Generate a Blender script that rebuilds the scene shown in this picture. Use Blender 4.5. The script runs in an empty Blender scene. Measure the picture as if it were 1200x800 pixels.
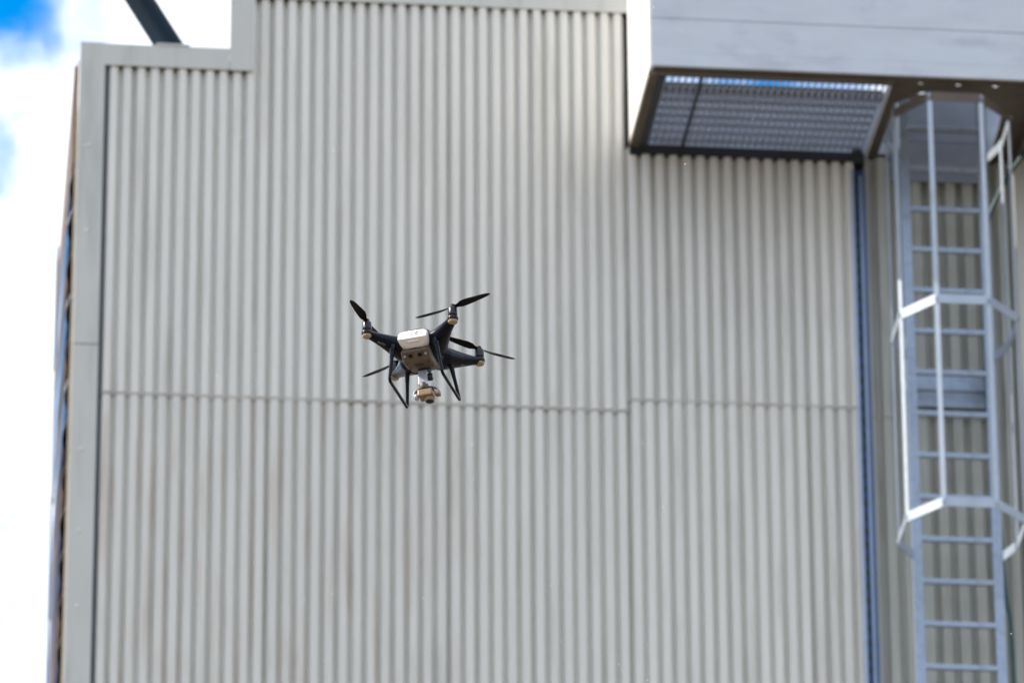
import bpy, bmesh, math, random
import numpy as np
from math import sin, cos, pi, radians, sqrt
from mathutils import Vector, Matrix
random.seed(7)
S = bpy.context.scene
COL = S.collection

# ------------------------------------------------------------------ camera
PITCH, YAW, ROLL = radians(24.0), radians(5.9), 0.005
CAM_POS = Vector((-3.53, -35.9, 1.7))
fwd = Vector((sin(YAW)*cos(PITCH), cos(YAW)*cos(PITCH), sin(PITCH)))
right = Vector((cos(YAW), -sin(YAW), 0))
up = right.cross(fwd)
r2 = right*cos(ROLL) - up*sin(ROLL)
u2 = up*cos(ROLL) + right*sin(ROLL)
cam_data = bpy.data.cameras.new('camera')
cam = bpy.data.objects.new('camera', cam_data)
COL.objects.link(cam)
m = Matrix.Identity(4)
for i, v in enumerate((r2, u2, -fwd)):
    for k in range(3):
        m[k][i] = v[k]
m.translation = CAM_POS
cam.matrix_world = m
cam_data.sensor_width = 36
cam_data.lens = 7300/1200*36
cam_data.clip_start = .5
cam_data.clip_end = 6000
cam_data.dof.use_dof = True
cam_data.dof.focus_distance = 17.18
cam_data.dof.aperture_fstop = 9.5
S.camera = cam

# ------------------------------------------------------------------ light
SUN_EL, SUN_AZ = radians(38), radians(-89)   # azimuth measured from +Y (into the facade), negative = left
sun_dir = Vector((sin(SUN_AZ)*cos(SUN_EL), cos(SUN_AZ)*cos(SUN_EL), sin(SUN_EL)))
sd = bpy.data.lights.new('sun', 'SUN')
sd.energy = 4.2
sd.angle = radians(.53)
sd.color = (1, .93, .82)
so = bpy.data.objects.new('sun', sd)
COL.objects.link(so)
so.rotation_euler = (-sun_dir).to_track_quat('-Z', 'Y').to_euler()
so.location = (-20, -5, 40)

W = bpy.data.worlds.new('World')
S.world = W
W.use_nodes = True
nt = W.node_tree
nt.nodes.clear()
def N(t, **k):
    n = nt.nodes.new(t)
    for a, b in k.items():
        setattr(n, a, b)
    return n
L = nt.links.new
out = N('ShaderNodeOutputWorld')
bg = N('ShaderNodeBackground')
bg.inputs['Strength'].default_value = .1
L(bg.outputs[0], out.inputs[0])
sky = N('ShaderNodeTexSky', sky_type='NISHITA', sun_disc=False)
sky.sun_elevation = SUN_EL
sky.sun_rotation = SUN_AZ
sky.air_density = 1.0
sky.dust_density = .3
sky.ozone_density = 2.5
hs = N('ShaderNodeHueSaturation')
hs.inputs['Saturation'].default_value = 1.9
hs.inputs['Value'].default_value = 1.5
L(sky.outputs[0], hs.inputs['Color'])
tc = N('ShaderNodeTexCoord')
nz = N('ShaderNodeTexNoise')
nz.inputs['Scale'].default_value = 9
nz.inputs['Detail'].default_value = 6
nz.inputs['Roughness'].default_value = .55
L(tc.outputs['Generated'], nz.inputs['Vector'])
# a few breaks in the cloud cover, given as directions
def px_dir(x, y):
    return (fwd + r2*((x-600)/7300) - u2*((y-400)/7300)).normalized()
gaps = [((-20, 10), .0155, 1.0), ((8, 190), .0075, .6), ((905, 95), .0155, 1.0), ((110, 28), .011, .35), ((-130, 60), .022, .8), ((960, -170), .03, .9)]
prev = None
fine = N('ShaderNodeTexNoise')
fine.inputs['Scale'].default_value = 42
fine.inputs['Detail'].default_value = 6
fine.inputs['Roughness'].default_value = .55
L(tc.outputs['Generated'], fine.inputs['Vector'])
fs_ = N('ShaderNodeMath', operation='MULTIPLY_ADD')
L(fine.outputs['Fac'], fs_.inputs[0]); fs_.inputs[1].default_value = .040; fs_.inputs[2].default_value = -.020
for (p, r, amt) in gaps:
    d = px_dir(*p)
    dist = N('ShaderNodeVectorMath', operation='DISTANCE')
    L(tc.outputs['Generated'], dist.inputs[0])
    dist.inputs[1].default_value = d
    ad = N('ShaderNodeMath', operation='ADD')
    L(dist.outputs['Value'], ad.inputs[0]); L(fs_.outputs[0], ad.inputs[1])
    mr = N('ShaderNodeMapRange', interpolation_type='SMOOTHSTEP')
    mr.inputs['From Min'].default_value = r*.2
    mr.inputs['From Max'].default_value = r*1.25
    mr.inputs['To Min'].default_value = amt
    mr.inputs['To Max'].default_value = 0
    L(ad.outputs[0], mr.inputs['Value'])
    if prev is None:
        prev = mr.outputs[0]
    else:
        mx = N('ShaderNodeMath', operation='MAXIMUM')
        L(prev, mx.inputs[0]); L(mr.outputs[0], mx.inputs[1])
        prev = mx.outputs[0]
big = N('ShaderNodeTexNoise')
big.inputs['Scale'].default_value = 2.6
big.inputs['Detail'].default_value = 5
L(tc.outputs['Generated'], big.inputs['Vector'])
bm_ = N('ShaderNodeMapRange', interpolation_type='SMOOTHSTEP')
bm_.inputs['From Min'].default_value = .56
bm_.inputs['From Max'].default_value = .68
L(big.outputs['Fac'], bm_.inputs['Value'])
mx = N('ShaderNodeMath', operation='MAXIMUM')
L(prev, mx.inputs[0]); L(bm_.outputs[0], mx.inputs[1])
gap = mx.outputs[0]
# cloud brightness
cr = N('ShaderNodeValToRGB')
cr.color_ramp.elements[0].position = .34
cr.color_ramp.elements[0].color = (5.2, 5.9, 7.2, 1)
cr.color_ramp.elements[1].position = .6
cr.color_ramp.elements[1].color = (8.6, 8.9, 9.4, 1)
L(fine.outputs['Fac'], cr.inputs[0])
mixc = N('ShaderNodeMix', data_type='RGBA')
L(gap, mixc.inputs[0]); L(cr.outputs[0], mixc.inputs[6]); L(hs.outputs[0], mixc.inputs[7])
L(mixc.outputs[2], bg.inputs['Color'])

S.view_settings.view_transform = 'Standard'
S.view_settings.look = 'None'
S.view_settings.gamma = 1
S.view_settings.use_curve_mapping = False
S.view_settings.exposure = 0.88

# ------------------------------------------------------------------ materials
def mat(name, col, rough=.5, metal=0.0, var=.08, scale=(6, 6, 6), dirt=None, dirt_amt=0, dirt_scale=(8, 8, 1.2),
        bump=0, bscale=40, objvar=0, coat=0, space='Object', spec=.5, rvar=.08):
    M = bpy.data.materials.new(name)
    M.use_nodes = True
    t = M.node_tree
    n = t.nodes; l = t.links.new
    P = n['Principled BSDF']
    P.inputs['Roughness'].default_value = rough
    P.inputs['Metallic'].default_value = metal
    P.inputs['Coat Weight'].default_value = coat
    P.inputs['Coat Roughness'].default_value = .12
    P.inputs['Specular IOR Level'].default_value = spec
    tc = n.new('ShaderNodeTexCoord')
    mp = n.new('ShaderNodeMapping'); mp.inputs['Scale'].default_value = scale
    l(tc.outputs[space], mp.inputs[0])
    nz = n.new('ShaderNodeTexNoise'); nz.inputs['Scale'].default_value = 1; nz.inputs['Detail'].default_value = 7
    nz.inputs['Roughness'].default_value = .6
    l(mp.outputs[0], nz.inputs['Vector'])
    mr = n.new('ShaderNodeMapRange')
    mr.inputs['From Min'].default_value = .3; mr.inputs['From Max'].default_value = .7
    mr.inputs['To Min'].default_value = 1-var; mr.inputs['To Max'].default_value = 1+var
    l(nz.outputs['Fac'], mr.inputs[0])
    mul = n.new('ShaderNodeVectorMath'); mul.operation = 'SCALE'
    mul.inputs[0].default_value = col
    last = mr.outputs[0]
    if objvar:
        oi = n.new('ShaderNodeObjectInfo')
        m2 = n.new('ShaderNodeMapRange'); m2.inputs['To Min'].default_value = 1-objvar; m2.inputs['To Max'].default_value = 1+objvar
        l(oi.outputs['Random'], m2.inputs[0])
        m3 = n.new('ShaderNodeMath'); m3.operation = 'MULTIPLY'
        l(last, m3.inputs[0]); l(m2.outputs[0], m3.inputs[1]); last = m3.outputs[0]
    l(last, mul.inputs['Scale'])
    c = mul.outputs[0]
    if dirt:
        mp2 = n.new('ShaderNodeMapping'); mp2.inputs['Scale'].default_value = dirt_scale
        l(tc.outputs[space], mp2.inputs[0])
        n2 = n.new('ShaderNodeTexNoise'); n2.inputs['Scale'].default_value = 1; n2.inputs['Detail'].default_value = 8
        n2.inputs['Roughness'].default_value = .65
        l(mp2.outputs[0], n2.inputs['Vector'])
        r = n.new('ShaderNodeMapRange'); r.interpolation_type = 'SMOOTHSTEP'
        r.inputs['From Min'].default_value = .5; r.inputs['From Max'].default_value = .72
        r.inputs['To Max'].default_value = dirt_amt
        l(n2.outputs['Fac'], r.inputs[0])
        mx = n.new('ShaderNodeMix'); mx.data_type = 'RGBA'
        l(r.outputs[0], mx.inputs[0]); l(c, mx.inputs[6]); mx.inputs[7].default_value = (*dirt, 1)
        c = mx.outputs[2]
    l(c, P.inputs['Base Color'])
    rr = n.new('ShaderNodeMapRange')
    rr.inputs['To Min'].default_value = max(.02, rough-rvar); rr.inputs['To Max'].default_value = min(1, rough+rvar)
    l(nz.outputs['Fac'], rr.inputs[0]); l(rr.outputs[0], P.inputs['Roughness'])
    if bump:
        b = n.new('ShaderNodeBump'); b.inputs['Strength'].default_value = bump; b.inputs['Distance'].default_value = .002
        n3 = n.new('ShaderNodeTexNoise'); n3.inputs['Scale'].default_value = bscale; n3.inputs['Detail'].default_value = 5
        l(tc.outputs[space], n3.inputs['Vector']); l(n3.outputs['Fac'], b.inputs['Height']); l(b.outputs[0], P.inputs['Normal'])
    M.diffuse_color = (*col, 1)
    return M

def sheet_material(name, col, lower):
    """painted corrugated sheet: faint streaks, sheet-to-sheet tint, old run marks under the lap"""
    M = mat(name, col, rough=.42, var=.05, scale=(16, 16, 1.1), dirt=(.32, .31, .26), dirt_amt=.35,
            dirt_scale=(9, 9, .7), bump=.15, bscale=14, objvar=.035, space='Object')
    if lower:
        t = M.node_tree; n = t.nodes; l = t.links.new
        P = n['Principled BSDF']
        src = P.inputs['Base Color'].links[0].from_socket
        tc = n.new('ShaderNodeTexCoord')
        sep = n.new('ShaderNodeSeparateXYZ'); l(tc.outputs['Object'], sep.inputs[0])
        # rust runs, strongest at the left end of the wall
        mp = n.new('ShaderNodeMapping'); mp.inputs['Scale'].default_value = (11.4, 0, .55)
        l(tc.outputs['Object'], mp.inputs[0])
        nz = n.new('ShaderNodeTexNoise'); nz.inputs['Scale'].default_value = 1.6; nz.inputs['Detail'].default_value = 4
        l(mp.outputs[0], nz.inputs['Vector'])
        a = n.new('ShaderNodeMapRange'); a.interpolation_type = 'SMOOTHSTEP'
        a.inputs['From Min'].default_value = .50; a.inputs['From Max'].default_value = .68
        l(nz.outputs['Fac'], a.inputs[0])
        b = n.new('ShaderNodeMapRange'); b.interpolation_type = 'SMOOTHSTEP'
        b.inputs['From Min'].default_value = -1.2; b.inputs['From Max'].default_value = .4
        b.inputs['To Min'].default_value = .5; b.inputs['To Max'].default_value = .04
        l(sep.outputs['X'], b.inputs[0])
        cmul = n.new('ShaderNodeMath'); cmul.operation = 'MULTIPLY'; l(a.outputs[0], cmul.inputs[0]); l(b.outputs[0], cmul.inputs[1])
        mx = n.new('ShaderNodeMix'); mx.data_type = 'RGBA'
        l(cmul.outputs[0], mx.inputs[0]); l(src, mx.inputs[6]); mx.inputs[7].default_value = (.46, .37, .30, 1)
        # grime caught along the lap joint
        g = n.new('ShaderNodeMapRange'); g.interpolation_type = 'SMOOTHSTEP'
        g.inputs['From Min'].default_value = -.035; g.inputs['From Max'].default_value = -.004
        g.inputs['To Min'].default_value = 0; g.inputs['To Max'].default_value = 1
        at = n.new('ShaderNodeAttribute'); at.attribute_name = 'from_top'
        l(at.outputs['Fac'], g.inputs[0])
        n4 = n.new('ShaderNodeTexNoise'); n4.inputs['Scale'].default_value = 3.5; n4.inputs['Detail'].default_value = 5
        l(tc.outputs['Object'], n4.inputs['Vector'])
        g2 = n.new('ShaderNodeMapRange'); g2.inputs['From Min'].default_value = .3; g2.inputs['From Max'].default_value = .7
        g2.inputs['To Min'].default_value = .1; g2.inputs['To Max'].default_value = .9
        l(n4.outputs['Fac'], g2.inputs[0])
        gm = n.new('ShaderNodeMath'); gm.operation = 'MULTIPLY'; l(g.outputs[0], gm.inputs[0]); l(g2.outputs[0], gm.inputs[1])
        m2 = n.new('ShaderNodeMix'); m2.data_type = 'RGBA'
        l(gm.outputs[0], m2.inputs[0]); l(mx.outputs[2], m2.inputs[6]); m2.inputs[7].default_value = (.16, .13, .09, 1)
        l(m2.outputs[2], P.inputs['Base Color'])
    return M

M_SHEET = sheet_material('painted_sheet_upper', (.64, .64, .605), False)
M_SHEETL = sheet_material('painted_sheet_lower', (.61, .612, .575), True)
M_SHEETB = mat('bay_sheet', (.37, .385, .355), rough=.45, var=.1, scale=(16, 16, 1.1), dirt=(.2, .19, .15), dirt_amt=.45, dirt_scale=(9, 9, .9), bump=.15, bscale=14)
M_FLASH = mat('flashing', (.49, .50, .475), rough=.45, var=.04, scale=(3, 3, 1.5), dirt=(.30, .32, .30), dirt_amt=.45, dirt_scale=(7, 7, .8), bump=.1, bscale=6)
M_STRIPSHADE = mat('strip_shade_grey', (.09, .11, .13), rough=.8)
M_GAPSHADE = mat('gap_shade', (.012, .013, .014), rough=.8)
M_BACK = mat('backing', (.08, .08, .08), rough=.9)
M_PARA = mat('parapet_cladding', (.50, .55, .61), rough=.38, metal=.0, var=.05, scale=(2.5, 2.5, 9), dirt=(.34, .37, .44), dirt_amt=.7,
             dirt_scale=(1.6, 1.6, 3.5), bump=.2, bscale=3)
M_WHITE = mat('white_side', (.72, .71, .69), rough=.4, var=.03)
M_BROWNSTEEL = mat('brown_steel', (.10, .08, .06), rough=.6, var=.2, scale=(5, 5, 5), dirt=(.05, .038, .03), dirt_amt=.6, dirt_scale=(4, 4, 4))
M_BLACKSTEEL = mat('black_steel', (.018, .022, .03), rough=.5, var=.2)
M_GALV = mat('galvanised', (.29, .35, .44), rough=.33, metal=.4, var=.1, scale=(30, 30, 30), dirt=(.2, .24, .3), dirt_amt=.6, dirt_scale=(12, 12, 12))
M_GALVW = mat('galvanised_pale', (.37, .42, .49), rough=.34, metal=.35, var=.08, scale=(20, 20, 20), dirt=(.25, .27, .3), dirt_amt=.5, dirt_scale=(10, 10, 10))
M_GRATE = mat('grating_steel', (.40, .46, .58), rough=.4, metal=.4, var=.1)
M_PLATE = mat('hatch_plate', (.22, .26, .33), rough=.5, var=.15, scale=(3, 3, 5))
M_ROOFWALL = mat('roof_upstand', (.55, .65, .82), rough=.45, var=.1, scale=(2, 2, 6), dirt=(.3, .33, .38), dirt_amt=.5, dirt_scale=(3, 3, 3))
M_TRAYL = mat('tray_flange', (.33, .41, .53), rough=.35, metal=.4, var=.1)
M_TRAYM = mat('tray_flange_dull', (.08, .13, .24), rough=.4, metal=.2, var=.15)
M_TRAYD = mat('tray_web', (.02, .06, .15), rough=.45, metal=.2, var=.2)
M_TUBE = mat('navy_tube', (.001, .012, .026), spec=.2, rough=.6, var=.2, scale=(8, 8, 8))
M_TEAL = mat('teal_cable', (.008, .06, .07), rough=.5)
M_BOARD2 = mat('rusty_board', (.06, .035, .025), spec=.3, rough=.5, var=.4, scale=(3, .8, 10))
M_BOARD3 = mat('blue_board', (.04, .12, .26), spec=.5, rough=.3, var=.4, scale=(3, .8, 10))
M_BOARD = mat('lapped_glossy_board', (.03, .035, .07), spec=.25, rough=.4, var=.4, scale=(3, .8, 10), dirt=(.05, .03, .022), dirt_amt=.8, dirt_scale=(3, 1.5, 5))
M_BROWN = mat('brown_cladding', (.09, .05, .032), rough=.6, var=.2, scale=(4, 2, 8))
M_SUNEDGE = mat('sunlit_tan_edge', (.40, .32, .25), rough=.6, var=.1)
M_GROUND = mat('ground_concrete', (.125, .098, .068), rough=.9, var=.25, scale=(.25, .25, .25), dirt=(.085, .066, .048), dirt_amt=.7, dirt_scale=(.6, .6, .6), bump=.5, bscale=9)
M_ROOF = mat('roof_felt', (.12, .125, .13), rough=.9, var=.15)
# drone
M_HULL = mat('dark_blue_black_shell', (.002, .004, .012), rough=.28, var=.15, scale=(40, 40, 40), spec=.18)
M_BELLY = mat('bounce_tan_belly_plastic', (.10, .072, .048), rough=.5, var=.12, scale=(60, 60, 60))  # warm ground bounce is put into this base colour
M_BATT = mat('white_battery_plastic', (.80, .77, .76), rough=.3, var=.03, scale=(60, 60, 60))
M_MOTOR = mat('motor_metal', (.03, .03, .034), rough=.3, metal=.7, var=.1, scale=(80, 80, 80))
M_LENS = mat('bounce_tan_lamp_lens', (.34, .26, .16), rough=.3, var=.25, scale=(220, 220, 220))  # lens colour carries the warm light coming up from the ground
M_BLADE = mat('blade_plastic', (.004, .004, .0045), rough=.5, var=.1, scale=(60, 60, 60), spec=.2)
M_GIMW = mat('pale_gimbal_metal', (.42, .44, .50), rough=.3, metal=.3, var=.06, scale=(90, 90, 90))
M_CAMB = mat('bounce_tan_camera_metal', (.23, .155, .09), rough=.4, metal=.25, var=.12, scale=(90, 90, 90))  # grey metal tinted tan to stand for light thrown up by the ground
M_GLASS = mat('black_glass', (.002, .002, .003), spec=.25, rough=.12)
M_PRINT = mat('white_print', (.30, .30, .30), rough=.5)
M_PRINTG = mat('grey_print', (.05, .055, .06), rough=.5)
M_MOTE = mat('pale_specks', (.9, .9, .9), rough=.6)

# ------------------------------------------------------------------ mesh helpers
class MB:
    def __init__(s):
        s.v = []; s.f = []; s.sm = []
    def add(s, vs, fs, smooth=False):
        o = len(s.v)
        s.v += [tuple(v) for v in vs]
        s.f += [tuple(i+o for i in f) for f in fs]
        s.sm += [smooth]*len(fs)
        return s
    def box(s, x0, x1, y0, y1, z0, z1, b=0):
        vs = [(x, y, z) for x in (x0, x1) for y in (y0, y1) for z in (z0, z1)]
        fs = [(0, 1, 3, 2), (4, 6, 7, 5), (0, 4, 5, 1), (2, 3, 7, 6), (0, 2, 6, 4), (1, 5, 7, 3)]
        if b:
            bm = bmesh.new()
            bv = [bm.verts.new(v) for v in vs]
            for f in fs: bm.faces.new([bv[i] for i in f])
            bmesh.ops.bevel(bm, geom=bm.edges[:], offset=b, segments=2, profile=.6, affect='EDGES')
            bm.verts.index_update()
            s.add([v.co[:] for v in bm.verts], [[v.index for v in f.verts] for f in bm.faces])
            bm.free()
            return s
        return s.add(vs, fs)
    def tube(s, pts, r, n=12, caps=True, flat=None, smooth=True):
        """round (or elliptic) tube through pts; r number or list of numbers / (a, b)"""
        pts = [Vector(p) for p in pts]
        rs = r if isinstance(r, list) else [r]*len(pts)
        rings = []
        ref = Vector(flat) if flat else Vector((0, 0, 1))
        for i, p in enumerate(pts):
            if i == 0: t = pts[1]-pts[0]
            elif i == len(pts)-1: t = pts[-1]-pts[-2]
            else: t = (pts[i]-pts[i-1]).normalized() + (pts[i+1]-pts[i]).normalized()
            t.normalize()
            a = ref - t*ref.dot(t)
            if a.length < .05:
                a = Vector((1, 0, 0)) - t*t.x
            a.normalize()
            b = t.cross(a)
            ra, rb = rs[i] if isinstance(rs[i], tuple) else (rs[i], rs[i])
            rings.append([p + a*ra*cos(2*pi*k/n) + b*rb*sin(2*pi*k/n) for k in range(n)])
        vs = [v for ring in rings for v in ring]
        fs = []
        for i in range(len(rings)-1):
            for k in range(n):
                fs.append((i*n+k, i*n+(k+1) % n, (i+1)*n+(k+1) % n, (i+1)*n+k))
        s.add(vs, fs, smooth)
        if caps:
            s.add(rings[0], [tuple(range(n))[::-1]])
            s.add(rings[-1], [tuple(range(n))])
        return s
    def lathe(s, prof, c=(0, 0, 0), n=24, smooth=True, axis='z'):
        vs = []
        for (r, z) in prof:
            for k in range(n):
                a = 2*pi*k/n
                p = (r*cos(a), r*sin(a), z) if axis == 'z' else ((r*cos(a), z, r*sin(a)) if axis == 'y' else (z, r*cos(a), r*sin(a)))
                vs.append((p[0]+c[0], p[1]+c[1], p[2]+c[2]))
        fs = []
        for i in range(len(prof)-1):
            for k in range(n):
                fs.append((i*n+k, i*n+(k+1) % n, (i+1)*n+(k+1) % n, (i+1)*n+k))
        s.add(vs, fs, smooth)
        s.add(vs[:n], [tuple(range(n))[::-1]]); s.add(vs[-n:], [tuple(range(n))])
        return s
    def strip(s, pts, w, t, wdir):
        """flat bar along pts: width w along wdir, thickness t across"""
        pts = [Vector(p) for p in pts]; wd = Vector(wdir).normalized()
        vs = []; n = len(pts)
        for i, p in enumerate(pts):
            if i == 0: d = pts[1]-pts[0]
            elif i == n-1: d = pts[-1]-pts[-2]
            else: d = (pts[i+1]-pts[i]).normalized()+(pts[i]-pts[i-1]).normalized()
            d.normalize()
            o = d.cross(wd).normalized()
            for a, b in ((-1, -1), (1, -1), (1, 1), (-1, 1)):
                vs.append(p + wd*w/2*a + o*t/2*b)
        fs = [(0, 3, 2, 1), (4*n-4, 4*n-3, 4*n-2, 4*n-1)]
        for i in range(n-1):
            for k in range(4):
                fs.append((4*i+k, 4*i+(k+1) % 4, 4*i+4+(k+1) % 4, 4*i+4+k))
        return s.add(vs, fs)
    def mesh(s, name):
        me = bpy.data.meshes.new(name)
        me.from_pydata(s.v, [], s.f)
        for p, q in zip(me.polygons, s.sm): p.use_smooth = q
        bm = bmesh.new(); bm.from_mesh(me)
        bmesh.ops.recalc_face_normals(bm, faces=bm.faces[:])
        bm.to_mesh(me); bm.free()
        return me
    def build(s, name, material, parent=None, **tags):
        me = s.mesh(name)
        me.materials.append(material)
        o = bpy.data.objects.new(name, me)
        COL.objects.link(o)
        if parent: o.parent = parent
        for k, v in tags.items(): o[k] = v
        return o
def root(name, label, cat, loc=(0, 0, 0), group=None):
    o = bpy.data.objects.new(name, None)
    COL.objects.link(o)
    o.location = loc
    o['label'] = label; o['category'] = cat
    if group: o['group'] = group
    return o
def dup(o, parent, loc=None, rot=None):
    c = o.copy(); COL.objects.link(c); c.parent = parent
    if loc is not None: c.location = loc
    if rot is not None: c.rotation_euler = rot
    return c

# ------------------------------------------------------------------ ground
g = MB()
g.add([(-3000, -3000, 0), (3000, -3000, 0), (3000, 3000, 0), (-3000, 3000, 0)], [(0, 1, 2, 3)])
g.build('ground', M_GROUND, kind='structure')

# ------------------------------------------------------------------ building
B = root('industrial_building', 'tall pale grey industrial building clad in vertical corrugated metal sheets', 'building', (0, 0, 0))
XL, XR, DEP = -2.60, 7.5, 3.3
PW = .088; NR = 13
DIP, GAP = .045, .0      # corrugation depth
def prof(u):
    # u in ribs; valley at integer u, broad ridge in between (towards the viewer = -y)
    d = abs(u-round(u))
    t = min(1, max(0, (d-.075)/.19))
    return -DIP*t*t*(3-2*t) - .003*d
def rib_var(x, pitch):
    k = math.floor((x-.918)/pitch+1e-6)
    return 1+.16*(random.Random(k*7+3).random()-.5)
def sheet(x0, x1, z0, z1, yoff, material, seam_x=.918, pitch=PW, dip=1., nz_=1):
    xs = []
    n = max(2, int(round((x1-x0)/pitch*14)))
    xs = [x0+(x1-x0)*i/n for i in range(n+1)]
    vs = []; fs = []
    for x in xs:
        y = yoff + prof((x-seam_x)/pitch)*dip*rib_var(x, pitch)
        for z in (z0, z1): vs.append((x, y, z))
    for x in xs:
        y = yoff + prof((x-seam_x)/pitch)*dip*rib_var(x, pitch) + .0015
        for z in (z0, z1): vs.append((x, y, z))
    q = 2*len(xs)
    for i in range(len(xs)-1):
        fs.append((2*i, 2*i+2, 2*i+3, 2*i+1))
        fs.append((q+2*i, q+2*i+1, q+2*i+3, q+2*i+2))
        fs.append((2*i, q+2*i, q+2*i+2, 2*i+2))
        fs.append((2*i+1, 2*i+3, q+2*i+3, q+2*i+1))
    e = len(xs)-1
    fs += [(0, 1, q+1, q), (2*e, q+2*e, q+2*e+1, 2*e+1)]
    m_ = MB().add(vs, fs, True)
    o = m_.build('corrugated_sheet', material, B)
    o.data.set_sharp_from_angle(angle=radians(50))
    o.cycles.shadow_terminator_geometry_offset = 0; o.cycles.shadow_terminator_offset = 0
    at = o.data.attributes.new('from_top', 'FLOAT', 'POINT')
    for i, v in enumerate(o.data.vertices): at.data[i].value = v.co.z - z1 if False else 0
    # distance below the lap joint; a row of verts close to the top keeps it sharp
    return o
def sheet_cut(x0, x1, z0, z1, yoff, material, **k):
    """sheet with extra rows of vertices near its top so the lap grime stays close to the joint"""
    seam_x = k.get('seam_x', .918); pitch = k.get('pitch', PW); dip = k.get('dip', 1.)
    n = max(2, int(round((x1-x0)/pitch*14)))
    zs = [z1, z1-.03, z1-.09] + [z1-.09-(z1-.09-z0)*k_/6 for k_ in range(1, 7)]
    vs = []; fs = []; att = []
    for i in range(n+1):
        x = x0+(x1-x0)*i/n
        y = yoff + prof((x-seam_x)/pitch)*dip*rib_var(x, pitch)
        for z in zs:
            vs.append((x, y, z)); att.append(z-(z1-.05))
    r = len(zs)
    for i in range(n):
        for j in range(r-1):
            fs.append((i*r+j, i*r+j+1, (i+1)*r+j+1, (i+1)*r+j))
    o = MB().add(vs, fs, True).build('corrugated_sheet', material, B)
    at = o.data.attributes.new('from_top', 'FLOAT', 'POINT')
    for i in range(len(att)): at.data[i].value = att[i]
    o.cycles.shadow_terminator_geometry_offset = 0; o.cycles.shadow_terminator_offset = 0
    so_ = o.modifiers.new('thickness', 'SOLIDIFY'); so_.thickness = .0015; so_.offset = 0
    return o
Wd = PW*NR
cols = []
xr = 2.062
while xr > -2.5:
    cols.append([xr-Wd, xr]); xr -= Wd
cols = [[max(a, -2.445), b] for a, b in cols if b > -2.44]
cols.append([2.062, 2.40])
ZLAP = 17.305
for a, b in cols:
    lap = ZLAP if b < .93 else 17.385
    top = 20.2 if (a > -1.6 and b < .93) else (19.15 if a > .9 else 19.66)
    if a < -1.49 < b and b < .93:      # the sheet that meets the step in the roof edge
        sheet(a, -1.49, lap+random.uniform(-.003, .003), 19.66, -.005, M_SHEET)
        sheet(-1.49, b-.0015, lap+random.uniform(-.003, .003), 20.2, -.005, M_SHEET)
    else:
        sheet(a, b-.0015, lap+random.uniform(-.003, .003), top, -.005 - .0025*(cols.index([a, b]) % 2), M_SHEET)
    z1 = lap+.05
    for z0 in (12.3, 7.3, 2.3, .35):
        sheet_cut(a, b-.0015, z0, z1, -.0015*((cols.index([a, b])+1) % 2), M_SHEETL)
        z1 = z0+.05
# wider ribbed sheeting in the ladder bay
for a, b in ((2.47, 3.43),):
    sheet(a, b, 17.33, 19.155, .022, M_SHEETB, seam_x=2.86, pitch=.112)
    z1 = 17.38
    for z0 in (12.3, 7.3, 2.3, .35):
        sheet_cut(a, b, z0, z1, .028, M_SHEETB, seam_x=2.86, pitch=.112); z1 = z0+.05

# flashings
f = MB()
f.box(XL, -2.44, -.062, -.050, 17.62, 19.735); f.box(XL, XL+.012, -.050, .06, 17.62, 19.735)
f.build('corner_flashing', M_FLASH, B)
for z0, z1 in ((12.6, 17.614), (7.6, 12.594), (2.6, 7.594), (.35, 2.594)):
    f = MB(); f.box(XL, -2.44, -.060, -.049, z0, z1); f.box(XL, XL+.012, -.049, .06, z0, z1)
    f.build('corner_flashing', M_FLASH, B)
f = MB(); f.box(-2.4385, -2.422, -.040, .03, .35, 19.6); f.build('shadow_strip', M_STRIPSHADE, B)  # dark strip put in as the shadow line beside the corner flashing
f = MB(); f.box(-2.440, -1.642, -.066, -.054, 19.575, 19.727); f.box(-2.440, -1.642, -.054, .16, 19.715, 19.727)
f.build('roof_edge_flashing', M_FLASH, B)
f = MB(); f.box(-1.640, -1.489, -.070, -.058, 19.572, 20.9); f.box(-1.640, -1.628, -.058, .05, 19.74, 20.9)
f.build('step_flashing', M_FLASH, B)
f = MB(); f.box(-1.487, .940, -.066, -.054, 20.105, 20.42); f.box(-1.487, .940, -.054, .16, 20.408, 20.42)
f.build('roof_edge_flashing', M_FLASH, B)
for x0, x1, z0 in ((-2.43, -1.645, 19.580), (-1.485, .935, 20.110), (-1.638, -1.492, 19.577)):
    f = MB(); f.box(x0, x1, -.040, .03, z0, z0+.03); f.build('gap_shade_strip', M_GAPSHADE, B)  # dark strip added to blacken the shaded gaps under the flashing
# small screw heads on the corner flashing
sc = MB().lathe([(.009, 0), (.009, -.004), (.004, -.007)], n=8, axis='y')
scr = sc.build('screw', M_FLASH, B)
scr.location = (-2.53, -.060, 16.9)
for z in (16.35, 15.85, 18.4, 19.0, 15.3):
    dup(scr, B, (-2.53, -.060 if z < 17.6 else -.062, z))
# cap plate where the tube stands
f = MB(); f.box(-2.115, -1.90, -.072, .30, 19.7275, 19.742); f.build('cap_plate', M_FLASH, B)
# core: backing walls
f = MB()
f.box(XL+.02, -1.60, .034, DEP-.1, .02, 19.69)
f.box(-1.43, .95, .034, DEP-.1, .02, 20.38)
f.box(.952, 3.45, .06, DEP-.1, .02, 19.55)
f.box(3.452, XR, .06, DEP-.1, .02, 19.55)
f.build('core_wall', M_BACK, B)
f = MB(); f.box(XL+.02, -1.64, .16, DEP-.1, 19.70, 19.712); f.box(-1.44, .95, .16, DEP-.1, 20.39, 20.402)
f.build('roof', M_ROOF, B)
f = MB(); f.box(-2.66, XR+.02, -.06, DEP, 0, .348); f.build('plinth', M_GROUND, B)
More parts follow.
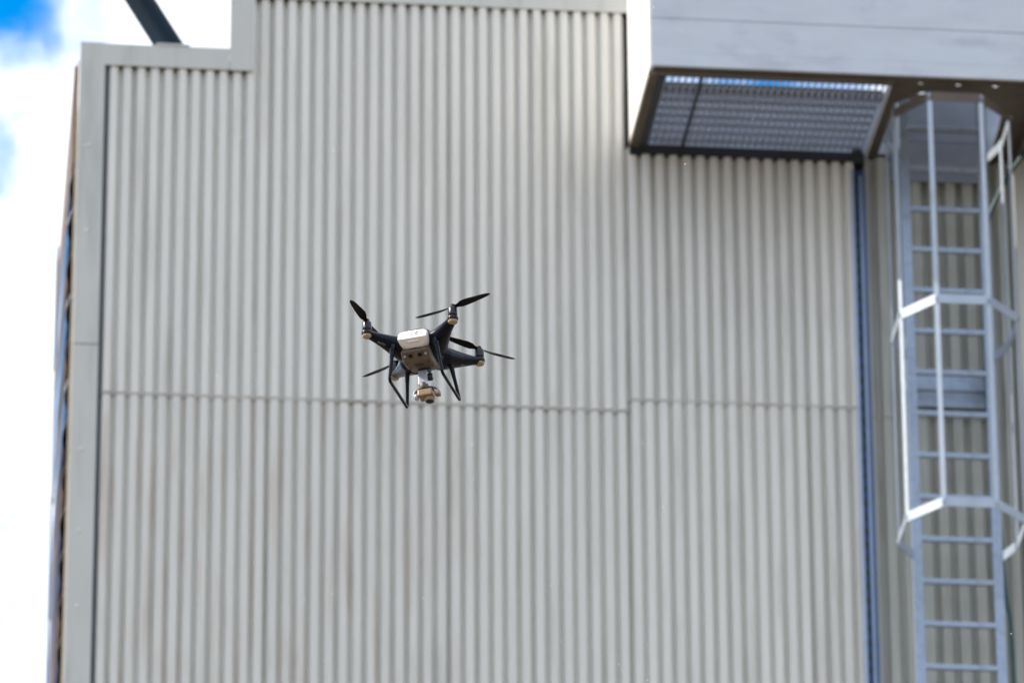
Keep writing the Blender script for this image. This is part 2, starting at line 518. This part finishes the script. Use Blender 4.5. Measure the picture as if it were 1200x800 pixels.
# pale upstand behind the walkway, dark capping on it
f = MB()
f.box(.953, 3.42, -.006, .058, 19.19, 19.573)
f.build('roof_upstand', M_ROOFWALL, B)
f = MB(); f.box(.953, 7.5, -.03, .12, 19.575, 19.625); f.build('capping', M_BROWNSTEEL, B)
# plate behind the top of the ladder
f = MB(); f.box(2.64, 3.27, -.036, -.026, 18.99, 19.27); f.box(2.64, 3.27, -.036, -.026, 19.274, 19.573)
f.build('backing_plate', M_PLATE, B)
# pier right of the ladder
f = MB(); f.box(3.435, XR, -.075, .058, 14.0, 19.16); f.box(3.435, XR, -.072, .058, .35, 13.99)
f.build('pier_cladding', M_FLASH, B)
# side wall: brown board at the top, glossy lapped boards under it
z = 19.60
f = MB(); f.box(XL-.030, XL-.004, .10, DEP, 18.95, 19.64)
f.build('side_board', M_BROWN, B)
f = MB(); f.box(XL-.014, XL-.003, .062, .098, .35, 19.66); f.build('sunlit_corner_strip', M_SUNEDGE, B)  # added strip, its tan colour stands for the sunlit side of the flashing
f = MB(); f.box(XL-.045, XL-.032, DEP-.25, DEP, 18.9, 19.73); f.build('side_rear_strip', M_TRAYL, B)
H = .29
bd = MB()
vs = []; fs = []; K = 7
for k in range(K+1):
    t = k/K
    bul = .032*sin(pi*min(1, t*1.15))**.8 + .02*(1-t) if t*1.15 < 1 else .02*(1-t)
    vs += [(-bul, 0, t*H), (-bul*.9-.008, 1.45, t*H), (-bul*.6, 2.9, t*H)]
for k in range(K):
    for j in (0, 1):
        fs.append((3*k+j, 3*k+j+1, 3*k+j+4, 3*k+j+3))
bd.add(vs, fs, True)
b0 = bd.build('side_board', M_BOARD, B)
f = MB(); f.box(XL-.040, XL-.028, 3.02, 3.16, .36, 18.88); f.build('side_rear_strip', M_TRAYL, B)  # pale strip stands in for sky reflected on the boards' outer edges
b0.location = (XL-.003, .10, 18.95-H)
mo = b0.modifiers.new('t', 'SOLIDIFY'); mo.thickness = .006
n_b = 1
board_rust = b0.data.copy(); board_rust.materials.clear(); board_rust.materials.append(M_BOARD2)
board_blue = b0.data.copy(); board_blue.materials.clear(); board_blue.materials.append(M_BOARD3)
zz = 18.95-2*H
while zz > .36:
    c = dup(b0, B, (XL-.003+random.uniform(-.006, .006), .10, zz+random.uniform(-.008, .008)))
    if zz > 17.2 or zz < 14.5 or n_b % 3 == 1:
        c.data = board_blue if (zz > 17.2 and n_b % 2) else board_rust
    n_b += 1
    c.rotation_euler = (0, random.uniform(-.02, .02), random.uniform(-.003, .003))
    zz -= H

# ------------------------------------------------------------------ raised walkway box on the right
P = root('rooftop_walkway', 'boxy pale metal walkway jutting from the top right of the facade with a grated floor', 'walkway', (0, 0, 19.17))
ZF = 19.17
def pb(name, mt, *boxes, b=0):
    mm = MB()
    for q in boxes:
        mm.box(q[0], q[1], q[2], q[3], q[4]-ZF, q[5]-ZF, b)
    return mm.build(name, mt, P)
PX0, PX1, PY = .945, 7.2, -1.17
# front panels: a lip, then courses of folded sheet
zz = [19.165, 19.262, 19.50, 19.80, 20.10, 20.45]
xs_ = [PX0, 3.92, PX1]
for i in range(len(zz)-1):
    for j in range(len(xs_)-1):
        dy = .004*((i+1) % 2)
        pb('parapet_panel', M_PARA, (xs_[j]+.0008, xs_[j+1]-.0008, PY-.022-dy, PY-.004, zz[i]+(.0025 if i == 1 else .0008), zz[i+1]-.0008))
pb('parapet_core', M_BROWNSTEEL, (PX0+.02, PX1-.02, PY-.003, PY+.03, 19.158, 20.44))
for z0, z1 in ((19.165, 19.795), (19.80, 20.449)):
    pb('side_panel', M_WHITE, (PX0-.008, PX0+.012, PY+.0, -.055, z0+.001, z1-.001))
pb('wall_shadow_gap', M_BLACKSTEEL, (.944, .992, -.053, -.012, 19.09, 20.449))  # black strip stands in for the shadow gap at the wall
# frame under the floor
pb('edge_beam', M_BROWNSTEEL, (PX0+.014, 2.483, -1.139, -1.10, 19.135, 19.175))
pb('edge_beam', M_BROWNSTEEL, (2.485, PX1, -1.139, -1.124, 19.150, 19.175))
pb('side_beam', M_BROWNSTEEL, (PX0-.005, PX0+.055, -1.10, -.06, 19.135, 19.164))
pb('side_beam', M_BLACKSTEEL, (PX0+.056, PX0+.10, -1.09, -.06, 19.128, 19.175))
pb('ledger_beam', M_BLACKSTEEL, (PX0-.005, 2.46, -.060, -.0, 19.100, 19.165))
pb('ledger_post', M_BLACKSTEEL, (2.385, 2.455, -.075, -.061, 19.088, 19.19))
pb('side_beam', M_PARA, (2.468, 2.482, -1.10, -.04, 19.13, 19.19))
# grating
G = pb('grating', M_GRATE, (1.05, 2.454, -1.10, -1.094, 19.166, 19.196))
G.location = (0, 0, 0)
bar = MB().box(-.0035, .0035, 0, 1.03, 0, .03); bb = bar.build('bearing_bar', M_GRATE, G)
bb.location = (1.06, -1.093, 19.167-ZF)
nb = 32
for k in range(1, nb+1):
    dup(bb, G, (1.06+k*.0433, -1.093, 19.167-ZF))
cb = MB().box(0, 1.39, -.008, .008, 0, .026); cbo = cb.build('cross_bar', M_GRATE, G)
cbo.location = (1.056, -.905, 19.1695-ZF)
for k in range(1, 8):
    dup(cbo, G, (1.056, -.905+k*.113, 19.1695-ZF))
pb('seam_bar', M_BLACKSTEEL, (1.275, 1.292, -1.09, -.065, 19.150, 19.165))
# solid plate with the ladder hatch: eight-sided opening
hatch = [(2.56, -.02), (2.555, -.50), (2.55, -.78), (2.70, -.975), (3.05, -.975), (3.25, -.78), (3.27, -.50), (3.29, -.02)]
def floor_plate():
    bm = bmesh.new()
    X0, X1, Y0, Y1 = 2.484, 3.43, -1.122, -.015
    outer = [(X0, Y1), (X0, Y0), (X1, Y0), (X1, Y1)]
    # polygon ring: the hatch is open to the wall side
    loop = [(X0, Y1), (X0, Y0), (X1, Y0), (X1, Y1)] + [(p[0], p[1]) for p in reversed(hatch)]
    loop[4] = (hatch[-1][0], Y1); loop[-1] = (hatch[0][0], Y1)
    vs = [bm.verts.new((x, y, 0)) for x, y in loop]
    fc = bm.faces.new(vs)
    r = bmesh.ops.extrude_face_region(bm, geom=[fc])
    for e in r['geom']:
        if isinstance(e, bmesh.types.BMVert): e.co.z += .006
    bmesh.ops.triangulate(bm, faces=bm.faces[:])
    bmesh.ops.recalc_face_normals(bm, faces=bm.faces[:])
    me = bpy.data.meshes.new('floor_plate'); bm.to_mesh(me); bm.free()
    me.materials.append(M_BROWNSTEEL)
    o = bpy.data.objects.new('floor_plate', me); COL.objects.link(o); o.parent = P
    o.location = (0, 0, 19.168-ZF)
    return o
fp = floor_plate()
# three round drain holes near the front edge
cut = bpy.data.meshes.new('drill')
cm = MB()
for x, y in ((2.667, -1.092), (2.909, -1.090), (3.147, -1.088)):
    cm.lathe([(.021, -.05), (.021, .05)], c=(x, y, 0), n=16, smooth=False)
drill = cm.build('drill', M_BROWNSTEEL)
drill.location = (0, 0, 19.17)
bpy.context.view_layer.update()
md = fp.modifiers.new('holes', 'BOOLEAN'); md.object = drill; md.operation = 'DIFFERENCE'; md.solver = 'EXACT'
dg = bpy.context.evaluated_depsgraph_get()
nm = bpy.data.meshes.new_from_object(fp.evaluated_get(dg))
fp.modifiers.clear(); fp.data = nm
bpy.data.objects.remove(drill)
pb('hatch_beam', M_BROWNSTEEL, (3.432, 3.46, -1.10, -.08, 19.10, 19.20))
pb('floor_panel', M_PARA, (3.462, PX1, -1.10, -.08, 19.20, 19.21))

# ------------------------------------------------------------------ caged ladder
LD = root('caged_ladder', 'galvanised steel ladder with an octagonal safety cage running up to the walkway hatch', 'ladder', (2.93, -.28, 0))
LX, LY = 2.93, -.28
def lp(mb, name, mt, par=None):
    mb.v = [(x-LX, y-LY, z) for x, y, z in mb.v] if par is None else mb.v
    return mb.build(name, mt, par or LD)
RX0, RX1 = 2.688, 3.195
for x, sgn in ((RX0, 1), (RX1, -1)):
    q = MB()
    q.box(x-.031, x+.031, LY-.011, LY+.011, .4, 19.75)
    q.box(x-.027 if sgn > 0 else x+.019, x-.019 if sgn > 0 else x+.027, LY+.011, LY+.05, .4, 19.75)
    lp(q, 'rail', M_GALV)
rg = MB().box(RX0-LX+.022, RX1-LX-.022, -.014, .014, -.018, .018, .005)
z = 18.675
r0 = rg.build('rung', M_GALV, LD)
zs = []
k = 0
zz_ = 18.675+.2845*3
while zz_ > .5:
    zs.append(zz_); zz_ -= .2845
r0.location = (0, 0, zs[0])
for z_ in zs[1:]: dup(r0, LD, (0, 0, z_))
hp = [(2.665, -.27), (2.535, -.48), (2.525, -.88), (2.71, -1.15), (3.04, -1.15), (3.27, -.89), (3.285, -.50), (3.222, -.27)]
hoop_z = [19.05, 17.655, 16.292]
for hi, hz in enumerate(hoop_z):
    h = None
    q = MB()
    for i in range(7):
        a = Vector((*hp[i], hz)); b_ = Vector((*hp[i+1], hz))
        d = (b_-a).normalized()*.006
        q = MB()
        q.strip([a+d, b_-d], .062, .006, (0, 0, 1))
        q.v = [(x-LX, y-LY, z) for x, y, z in q.v]
        if h is None:
            h = q.build('hoop', M_GALVW, LD)
        else:
            q.build('hoop_segment', M_BROWNSTEEL if (hi == 0 and i in (2, 3, 4)) else M_GALVW, h)  # front of the top hoop coloured brown to carry the walkway's shade
    # corner bolts of the hoop
    for i in range(1, 7):
        bq = MB(); c_ = Vector((*hp[i], hz)); o_ = (c_-Vector((2.9, -.65, hz))).normalized()
        bq.tube([c_+o_*.002, c_+o_*.014], .009, 8)
        bq.v = [(x-LX, y-LY, z) for x, y, z in bq.v]
        bq.build('bolt', M_GALV, h)
for i in range(1, 7):
    c_ = Vector(hp[i]+(0,)); o_ = (Vector((2.9, -.65, 0))-c_).normalized()
    c_ = c_+o_*.008
    tdir = Vector((-o_.y, o_.x, 0))
    q = MB()
    q.strip([c_+Vector((0, 0, 16.262)), c_+Vector((0, 0, 19.08))], .030, .006, tdir)
    q.v = [(x-LX, y-LY, z) for x, y, z in q.v]
    q.build('cage_strap', M_GALVW, LD)
# wall brackets: folded channel behind the rails
for bz in (17.49, 14.6, 11.7, 8.8, 5.9, 3.0):
    q = MB()
    q.box(2.725, 3.235, -.095, -.083, bz-.105, bz-.018); q.box(2.725, 3.235, -.095, -.083, bz+.008, bz+.105)
    q.box(2.725, 3.235, -.082, -.070, bz-.1, bz+.1)
    q.box(2.725, 3.235, -.069, .02, bz-.10, bz-.088); q.box(2.725, 3.235, -.069, .02, bz+.088, bz+.10)
    q.v = [(x-LX, y-LY, z) for x, y, z in q.v]
    q.build('wall_bracket', M_GALV, LD)
    for x in (RX0-.012, RX1+.012):
        q = MB(); q.box(x-.006, x+.006, LY+.012, -.071, bz-.03, bz+.03)
        q.v = [(a-LX, b-LY, c) for a, b, c in q.v]
        q.build('stand_off', M_GALV, LD)

# ------------------------------------------------------------------ cable tray
T = root('cable_tray', 'narrow vertical blue grey cable tray with a row of slots left of the ladder', 'cable tray', (2.42, -.04, 0))
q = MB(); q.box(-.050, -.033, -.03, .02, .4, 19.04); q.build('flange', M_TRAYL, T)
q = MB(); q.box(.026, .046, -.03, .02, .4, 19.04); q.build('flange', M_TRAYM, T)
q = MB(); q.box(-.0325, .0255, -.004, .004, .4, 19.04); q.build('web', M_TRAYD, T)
q = MB()
for zc in (9.0,): q.box(.010, .0225, -.020, -.0045, .45, 19.0)
q.build('cable_cover', M_TRAYL, T)
sl = MB().box(-.022, .002, -.009, -.0045, -.016, .016)
s0 = sl.build('slot', M_BLACKSTEEL, T); s0.location = (0, 0, 18.98)
z_ = 18.98-.094
while z_ > 12.5:
    dup(s0, T, (0, 0, z_)); z_ -= .094
# hanging cable
q = MB()
pts = [(3.50, -.36, 19.13), (3.43, -.33, 19.03), (3.33, -.22, 18.88), (3.23, -.14, 18.6), (3.205, -.10, 18.0), (3.205, -.10, 17.3), (3.240, -.10, 16.75), (3.275, -.10, 16.1), (3.303, -.10, 15.5), (3.30, -.10, 12), (3.30, -.10, .4)]
def smooth_path(pts, k=6):
    out = []
    P_ = [Vector(p) for p in pts]
    for i in range(len(P_)-1):
        a = P_[max(0, i-1)]; b = P_[i]; c = P_[i+1]; d = P_[min(len(P_)-1, i+2)]
        for j in range(k):
            t = j/k
            out.append(.5*((2*b)+(c-a)*t+(2*a-5*b+4*c-d)*t*t+(-a+3*b-3*c+d)*t**3))
    out.append(P_[-1])
    return out
q.tube(smooth_path(pts), .013, 10)
q.build('hanging_cable', M_TEAL, None, label='dark teal cable running down the wall just right of the ladder', category='cable')

# roof tube
TB = root('steel_tube_brace', 'thick dark navy steel tube rising diagonally behind the left roof edge', 'brace', (-1.84, .5, 19.73))
q = MB()
a = Vector((0.035, 0, 0)); b = Vector((-.90, .0, 1.55))
d_ = Vector((-.208, 0, .346))
dirn = Vector((d_.x, 0, d_.z)).normalized()
base = Vector((0, 0, .0))
q.tube([base, base+dirn*3.2], .088, 28)
q.build('tube', M_TUBE, TB)
q = MB(); q.box(-.12, .22, -.14, .14, -.018, .0); q.build('base_plate', M_TUBE, TB)
for dx in (-.11, .11):
    q = MB(); q.box(.05+dx-.006, .05+dx+.006, -.12, .12, .001, .12); q.build('gusset', M_TUBE, TB)

# ------------------------------------------------------------------ drone
# camera-frame axes (x right, y down, z away) of the aircraft's own X, Y, Z
eX = np.array([100.5, -17, -25.4]); eX /= np.linalg.norm(eX)
eY = np.array([30.5, 49, 87.8]); eY -= eX*eY.dot(eX); eY /= np.linalg.norm(eY)
eZ = np.cross(eX, eY)
def c2w(v): return r2*float(v[0]) - u2*float(v[1]) + fwd*float(v[2])
DPOS = CAM_POS + (fwd + r2*((496.3-600)/7300) - u2*((410.5-400)/7300))*17.18
D = root('quadcopter_drone', 'small dark quadcopter drone hovering in front of the corrugated wall', 'drone', DPOS)
R = Matrix.Identity(3)
for i, v in enumerate((c2w(eX), c2w(eY), c2w(eZ))):
    for k in range(3): R[k][i] = v[k]
D.rotation_euler = R.to_euler()
MO = .1235
motors = [(-MO, -MO), (MO, -MO), (MO, MO), (-MO, MO)]
# shell: overlapping lofts fused by a voxel remesh
def superring(cx, cy, cz, ax, ay, n=28, e=2.6):
    out = []
    for k in range(n):
        a = 2*pi*k/n
        c, s_ = cos(a), sin(a)
        out.append((cx+ax*math.copysign(abs(c)**(2/e), c), cy+ay*math.copysign(abs(s_)**(2/e), s_), cz))
    return out
h = MB()
rings = []
for (z_, ax, ay) in ((-.050, .030, .040), (-.047, .044, .062), (-.036, .055, .078), (-.018, .061, .088), (0, .062, .090), (.016, .058, .086), (.029, .048, .074), (.036, .032, .052), (.039, .012, .02)):
    cy = -.006 if z_ < -.02 else 0
    rings.append(superring(0, cy, z_, ax, ay))
vs = [v for r_ in rings for v in r_]; n = 28; fs = []
for i in range(len(rings)-1):
    for k in range(n): fs.append((i*n+k, i*n+(k+1) % n, (i+1)*n+(k+1) % n, (i+1)*n+k))
fs += [tuple(range(n))[::-1], tuple(range((len(rings)-1)*n, len(rings)*n))]
# lift the forward part of the underside
vs = [(x, y, z_ if (z_ > -.01 or y < 0) else z_*(1-.38*min(1, y/.085))) for x, y, z_ in vs]
h.add(vs, fs, True)
for mx_, my_ in motors:
    d = Vector((mx_, my_, 0)).normalized()
    pts = []; rs = []
    for t, zc, rz, rw in ((.22, -.0115, .030, .046), (.36, -.0115, .0300, .043), (.50, -.0065, .0255, .034), (.65, -.002, .0205, .0245), (.80, .003, .0155, .0180), (.92, .0065, .0115, .0150), (1.0, .0085, .0095, .0145)):
        pts.append((mx_*t, my_*t, zc)); rs.append((rz, rw))
    h.tube(pts, rs, 20)
    h.lathe([(.0135, .002), (.0150, .004), (.0150, .016), (.0135, .018)], c=(mx_, my_, 0), n=24)
hull = h.build('shell', M_HULL, D)
rm = hull.modifiers.new('fuse', 'REMESH'); rm.mode = 'VOXEL'; rm.voxel_size = .0014; rm.use_smooth_shade = True
sm = hull.modifiers.new('soften', 'SMOOTH'); sm.iterations = 12; sm.factor = .6
# belly housing with chamfered rear face
def loft(mb, secs, smooth=False):
    n = len(secs[0]); vs = [v for s_ in secs for v in s_]; fs = []
    for i in range(len(secs)-1):
        for k in range(n): fs.append((i*n+k, i*n+(k+1) % n, (i+1)*n+(k+1) % n, (i+1)*n+k))
    fs += [tuple(range(n))[::-1], tuple(range((len(secs)-1)*n, len(secs)*n))]
    mb.add(vs, fs, smooth)
q = MB()
prof_b = [(-.088, -.046), (-.064, -.069), (-.024, -.066), (.024, -.052), (.050, -.036), (.040, -.015), (-.07, -.02)]
loft(q, [[(x, y*(1 if abs(x) < .038 else .93), z_*(1 if abs(x) < .038 else .93)) for y, z_ in prof_b] for x in (-.041, -.035, .035, .041)])
bel = q.build('belly', M_BELLY, D)
bv = bel.modifiers.new('b', 'BEVEL'); bv.width = .003; bv.segments = 3; bv.limit_method = 'ANGLE'
# rear sensors on the chamfer
nrm = Vector((0, -.023, -.024)).normalized(); nrm = Vector((0, -.69, -.72))
def on_chamfer(x, t): return Vector((x, -.088+.024*t, -.046-.023*t))
for x, r_ in ((-.0135, .0065), (.0135, .0065)):
    p = on_chamfer(x, .42)
    q = MB(); q.tube([p-nrm*.004, p+nrm*.0025], [r_+.0022, r_+.0018], 20)
    s_ = q.build('sensor', M_BELLY, D)
    q = MB(); q.tube([p+nrm*.0024, p+nrm*.0034], [r_, r_*.8], 20); q.build('sensor_lens', M_GLASS, s_)
for x in (-.030, .030):
    p = on_chamfer(x, .42)
    q = MB(); q.tube([p-nrm*.002, p+nrm*.0022], .0032, 12); q.build('indicator', M_GIMW, D)
for x in (-.0225, .022):
    p = on_chamfer(x, .25)
    q = MB(); q.tube([p-nrm*.002, p+nrm*.0012], .0016, 8); q.build('indicator', M_GLASS, D)
# battery
def battery_mesh():
    secs = []
    for y_, sc_ in ((-.060, .97), (-.100, 1.0), (-.1085, .985), (-.1112, .955), (-.1120, .90)):
        ring = []
        for k in range(56):
            a = 2*pi*k/56; c, s1 = cos(a), sin(a)
            e = .42 if s1 > 0 else .85
            x = .0425*sc_*math.copysign(abs(c)**(.5 if s1 > 0 else .62), c); z_ = .0228*sc_*math.copysign(abs(s1)**e, s1)
            yy = y_ + max(0, -z_-.0060)*1.8 + max(0, z_+.004)*.32
            ring.append((x+.001, min(yy, -.058), z_-.0140))
        secs.append(ring)
    # face rows: upper face leans back to the sky, lower third is a chamfer facing down
    q = MB(); loft(q, secs[:], True)
    q.f = q.f[:-1]; q.sm = q.sm[:-1]
    n_ = 56; base_ = secs[-1]
    idx0 = len(q.v)-n_
    # fill by horizontal bands between the left and right halves of the ring
    left = [base_[k] for k in range(14, 43)]          # top -> bottom on the -x side
    right_ = [base_[(14-k) % 56] for k in range(0, 29)]
    vs = []; 
    for a_, b_ in zip(left, right_):
        vs += [a_, tuple(a_[t_]+(b_[t_]-a_[t_])/3 for t_ in range(3)), tuple(a_[t_]+(b_[t_]-a_[t_])*2/3 for t_ in range(3)), b_]
    fs = [(4*i+j, 4*i+j+1, 4*i+j+5, 4*i+j+4) for i in range(28) for j in range(3)]
    q.add(vs, fs, True)
    return q
bat = battery_mesh().build('battery', M_BATT, D)
bat.data.set_sharp_from_angle(angle=radians(28))
# panel line + button with ring of light dots on the battery face
q = MB()
arc = []
for k in range(15):
    a = radians(50+k*17)
    arc.append((.0165+.0055*cos(a), -.1088+.0017*sin(a), -.0055+.0055*sin(a)))
q.tube(arc, .0011, 6); q.build('power_ring', M_PRINTG, bat)
for i, (x, z_) in enumerate(((-.002, -.004), (-.0022, -.0078), (-.009, -.0055), (-.015, -.006))):
    q = MB(); q.box(x-.0007, x+.0007, -.1105, -.1075, z_-.001, z_+.001); q.build('charge_light', M_PRINTG, bat)
q = MB(); q.box(-.014, .018, -.1040, -.0900, -.0275, -.0235, .001)
lt = q.build('latch', M_BATT, bat)
# motors, lamps, propellers
blade_angles = [-93, -15.6, 51.9, 154]
def blade_mesh():
    secs = []
    Rb = .120
    for t, ch, tw, yo, zo in ((.06, .012, 10, 0, 0), (.14, .012, 24, 0, 0), (.24, .020, 24, .001, .0002), (.38, .0235, 18, .002, .0008), (.58, .021, 13, .001, .0016), (.80, .017, 9, .0, .0028), (.94, .012, 7, -.0008, .0036), (1.0, .004, 6, -.002, .0040)):
        x = Rb*t; a = radians(tw)
        ring = []
        for (u_, w_) in ((-.5, 0), (-.25, .07), (.05, .085), (.3, .05), (.5, 0), (.25, -.02), (0, -.03), (-.25, -.03)):
            yy = u_*ch; zz2 = w_*ch*.9 + .0005*(1 if w_ > 0 else -1)
            ring.append((x, yo+yy*cos(a)-zz2*sin(a), zo+yy*sin(a)+zz2*cos(a)))
        secs.append(ring)
    q = MB(); loft(q, secs, True)
    return q
bl_me = blade_mesh().mesh('blade'); bl_me.materials.append(M_BLADE)
bl_me.set_sharp_from_angle(angle=radians(40))
blm = blade_mesh(); blm.v = [(x, -y, z_) for x, y, z_ in blm.v]
bl_mi = blm.mesh('blade'); bl_mi.materials.append(M_BLADE); bl_mi.set_sharp_from_angle(angle=radians(40))
for (mx_, my_), ba in zip(motors, blade_angles):
    q = MB()
    q.lathe([(.0105, .0185), (.0128, .020), (.0132, .026), (.0132, .040), (.0122, .044), (.007, .046)], c=(mx_, my_, 0), n=28)
    q.build('motor', M_MOTOR, D)
    q = MB()
    q.lathe([(.0080, -.0032), (.0122, -.0018), (.0138, .001), (.0138, .004)], c=(mx_, my_, 0), n=24)
    q.build('lamp_lens', M_LENS, D)
    q = MB()
    q.lathe([(.0072, .0455), (.0072, .051), (.0055, .055), (.002, .0565)], n=20)
    q.lathe([(.0030, .046), (.0030, .047)], n=8)
    q.v = [(x, y, z_-.048) for x, y, z_ in q.v]
    pr = q.build('propeller', M_BLADE, D)
    pr.location = (mx_, my_, .048)
    pr.rotation_euler = (0, 0, radians(ba))
    for a in (0, pi):
        o = bpy.data.objects.new('blade', bl_mi if mx_*my_ < 0 else bl_me); COL.objects.link(o); o.parent = pr
        o.rotation_euler = (0, 0, a)
    # motor pod ring
    q = MB(); q.lathe([(.0148, .0085), (.0158, .0095), (.0158, .0125), (.0148, .0135)], c=(mx_, my_, 0), n=28); q.build('trim_ring', M_MOTOR, D)
# landing gear
def gear(sx, y0, y1):
    top0 = Vector((sx*.062, -.086, -.026)); top1 = Vector((sx*.062, .046, -.024))
    c0 = Vector((sx*.075, y0, -.122)); c1 = Vector((sx*.075, y1, -.124))
    def rnd(a, b, c, r):
        out = []
        p = b+(a-b).normalized()*r; q_ = b+(c-b).normalized()*r
        for k in range(6):
            t = k/5
            out.append((1-t)**2*p+2*t*(1-t)*b+t*t*q_)
        return out
    pts = [top0, top0.lerp(c0, .35)] + rnd(top0, c0, c1, .011) + rnd(c0, c1, top1, .009) + [c1.lerp(top1, .6), top1]
    rs = [(.0075, .0068), (.0055, .0050)] + [(.0046, .0046)]*12 + [(.0055, .0058), (.0085, .0095)]
    q = MB(); q.tube(pts, rs, 14, flat=(1, 0, 0))
    q.lathe([(.0075, -.010), (.0085, -.006), (.0085, .006), (.006, .010)], c=tuple(top0), n=14)
    q.build('landing_leg', M_HULL, D)
gear(-1, -.078, .083)
gear(1, -.072, .090)
# screws and a seam on the belly, cooling slots on its chamfer
for x, y_, z_ in ((-.032, -.056, -.0692), (.032, -.056, -.0692), (-.032, -.022, -.0664), (.032, -.022, -.0664)):
    q = MB(); q.lathe([(.0020, -.0008), (.0020, .001)], c=(x, y_, z_), n=10); q.build('screw', M_MOTOR, D)
for x in (-.009, -.003, .003, .009):
    q = MB(); q.box(x-.0012, x+.0012, -.050, -.034, -.0695, -.066); q.build('vent_slot', M_BLACKSTEEL, D)
# gimbal and camera
q = MB(); q.lathe([(.016, -.070), (.019, -.064), (.019, -.055)], c=(.0, .008, 0), n=24); q.build('gimbal_mount', M_BLACKSTEEL, D)
q = MB(); q.box(-.014, .012, -.012, .010, -.112, -.068, .003)
yk = q.build('gimbal_yoke', M_GIMW, D)
q = MB(); q.lathe([(.0095, -.004), (.0105, 0), (.0105, .010), (.007, .013)], c=(.012, .004, -.085), n=20, axis='x'); q.build('yoke_motor', M_MOTOR, yk)
q = MB(); q.lathe([(.010, -.012), (.0125, -.008), (.0125, .006), (.009, .008)], c=(.0, -.002, -.112), n=22); q.build('roll_motor', M_BELLY, yk)
q = MB()
arc = []
for k in range(13):
    a = radians(200-k*18)
    arc.append((.006+.036*cos(a), .006, -.134+.019*max(-.45, sin(a))))
q.tube(arc, [(.0095, .0030)]*13, 12, flat=(0, 1, 0)); q.build('gimbal_arm', M_GIMW, D)
q = MB(); q.box(-.018, .026, -.008, .022, -.1265, -.122, .0015); q.build('top_plate', M_MOTOR, D)
q = MB(); q.box(-.016, .026, -.014, .024, -.148, -.128, .004)
cb_ = q.build('camera_body', M_CAMB, D)
q = MB(); q.lathe([(.0125, -.159), (.0140, -.157), (.0145, -.146)], c=(.013, .008, 0), n=24); q.build('camera_lens', M_CAMB, cb_)
q = MB(); q.lathe([(.0100, -.1602), (.0100, -.1588)], c=(.013, .008, 0), n=24); q.build('lens_glass', M_GLASS, cb_)
q = MB(); q.box(.030, .045, -.006, .014, -.146, -.134, .003); q.build('tilt_motor', M_CAMB, cb_)
q = MB(); q.lathe([(.008, 0), (.0100, .003), (.0100, .008), (.0085, .010)], c=(-.029, .006, -.140), n=20, axis='x'); q.build('tilt_motor', M_GIMW, cb_)
# printing on the arms
def text(s_, size, loc, xdir, ydir, par, name='arm_marking'):
    cu = bpy.data.curves.new('text', 'FONT'); cu.body = s_; cu.size = size; cu.extrude = .0002
    cu.align_x = 'CENTER'; cu.align_y = 'CENTER'
    o = bpy.data.objects.new('text', cu); COL.objects.link(o)
    bpy.context.view_layer.update()
    me = bpy.data.meshes.new_from_object(o.evaluated_get(bpy.context.evaluated_depsgraph_get()))
    bpy.data.objects.remove(o)
    me.materials.clear(); me.materials.append(M_PRINT)
    t = bpy.data.objects.new(name, me); COL.objects.link(t); t.parent = par
    xd = Vector(xdir).normalized(); yd = Vector(ydir); yd = (yd-xd*yd.dot(xd)).normalized(); zd = xd.cross(yd)
    mm = Matrix((xd, yd, zd)).transposed().to_4x4(); mm.translation = loc
    t.matrix_local = mm
    return t
bpy.context.view_layer.update()
dgv = bpy.context.evaluated_depsgraph_get()
ev = hull.evaluated_get(dgv)
for word, (lx, lz), yo, size, tilt in (('ALCO', (-.0900, -.0085), -1, .0085, -.14), ('ECA', (.0880, -.012), .02, .0075, .10)):
    # printed on the arm face that looks back and down
    org = Vector((lx, -.3 if yo < 0 else .02, lz-.10 if yo < 0 else lz-.06)); tgt = Vector((lx, -.088, lz)) if yo < 0 else Vector((lx, .088, lz))
    hit, loc, nrm_, _ = ev.ray_cast(org, (tgt-org).normalized())
    if hit:
        xd = Vector((1, -.75, 0)) if False else (Vector((1, 1, 0)) if lx > 0 or True else None)
        xd = Vector((1, 1, 0)) if (lx < 0) == (yo < 0) else Vector((1, -1, 0))
        if lx > 0: xd = Vector((1, 1, 0))
        xd = xd - nrm_*xd.dot(nrm_)
        text(word, size, loc+nrm_*.0006, xd, nrm_.cross(xd), D)

# ------------------------------------------------------------------ floating specks
q = MB()
rr_ = random.Random(3)
for i in range(60):
    px, py = rr_.uniform(-60, 1260), rr_.uniform(-50, 850)
    dd = rr_.uniform(14.5, 20.5)
    c_ = CAM_POS + (fwd + r2*((px-600)/7300) - u2*((py-400)/7300))*dd
    r_ = rr_.choice([.0011, .0013, .0016, .0022])
    vs = [c_+Vector((r_, 0, 0)), c_-Vector((r_, 0, 0)), c_+Vector((0, r_, 0)), c_-Vector((0, r_, 0)), c_+Vector((0, 0, r_)), c_-Vector((0, 0, r_))]
    q.add(vs, [(0, 2, 4), (2, 1, 4), (1, 3, 4), (3, 0, 4), (2, 0, 5), (1, 2, 5), (3, 1, 5), (0, 3, 5)])
q.build('drifting_specks', M_MOTE, None, kind='stuff', label='tiny pale specks drifting in the air around the drone', category='specks')
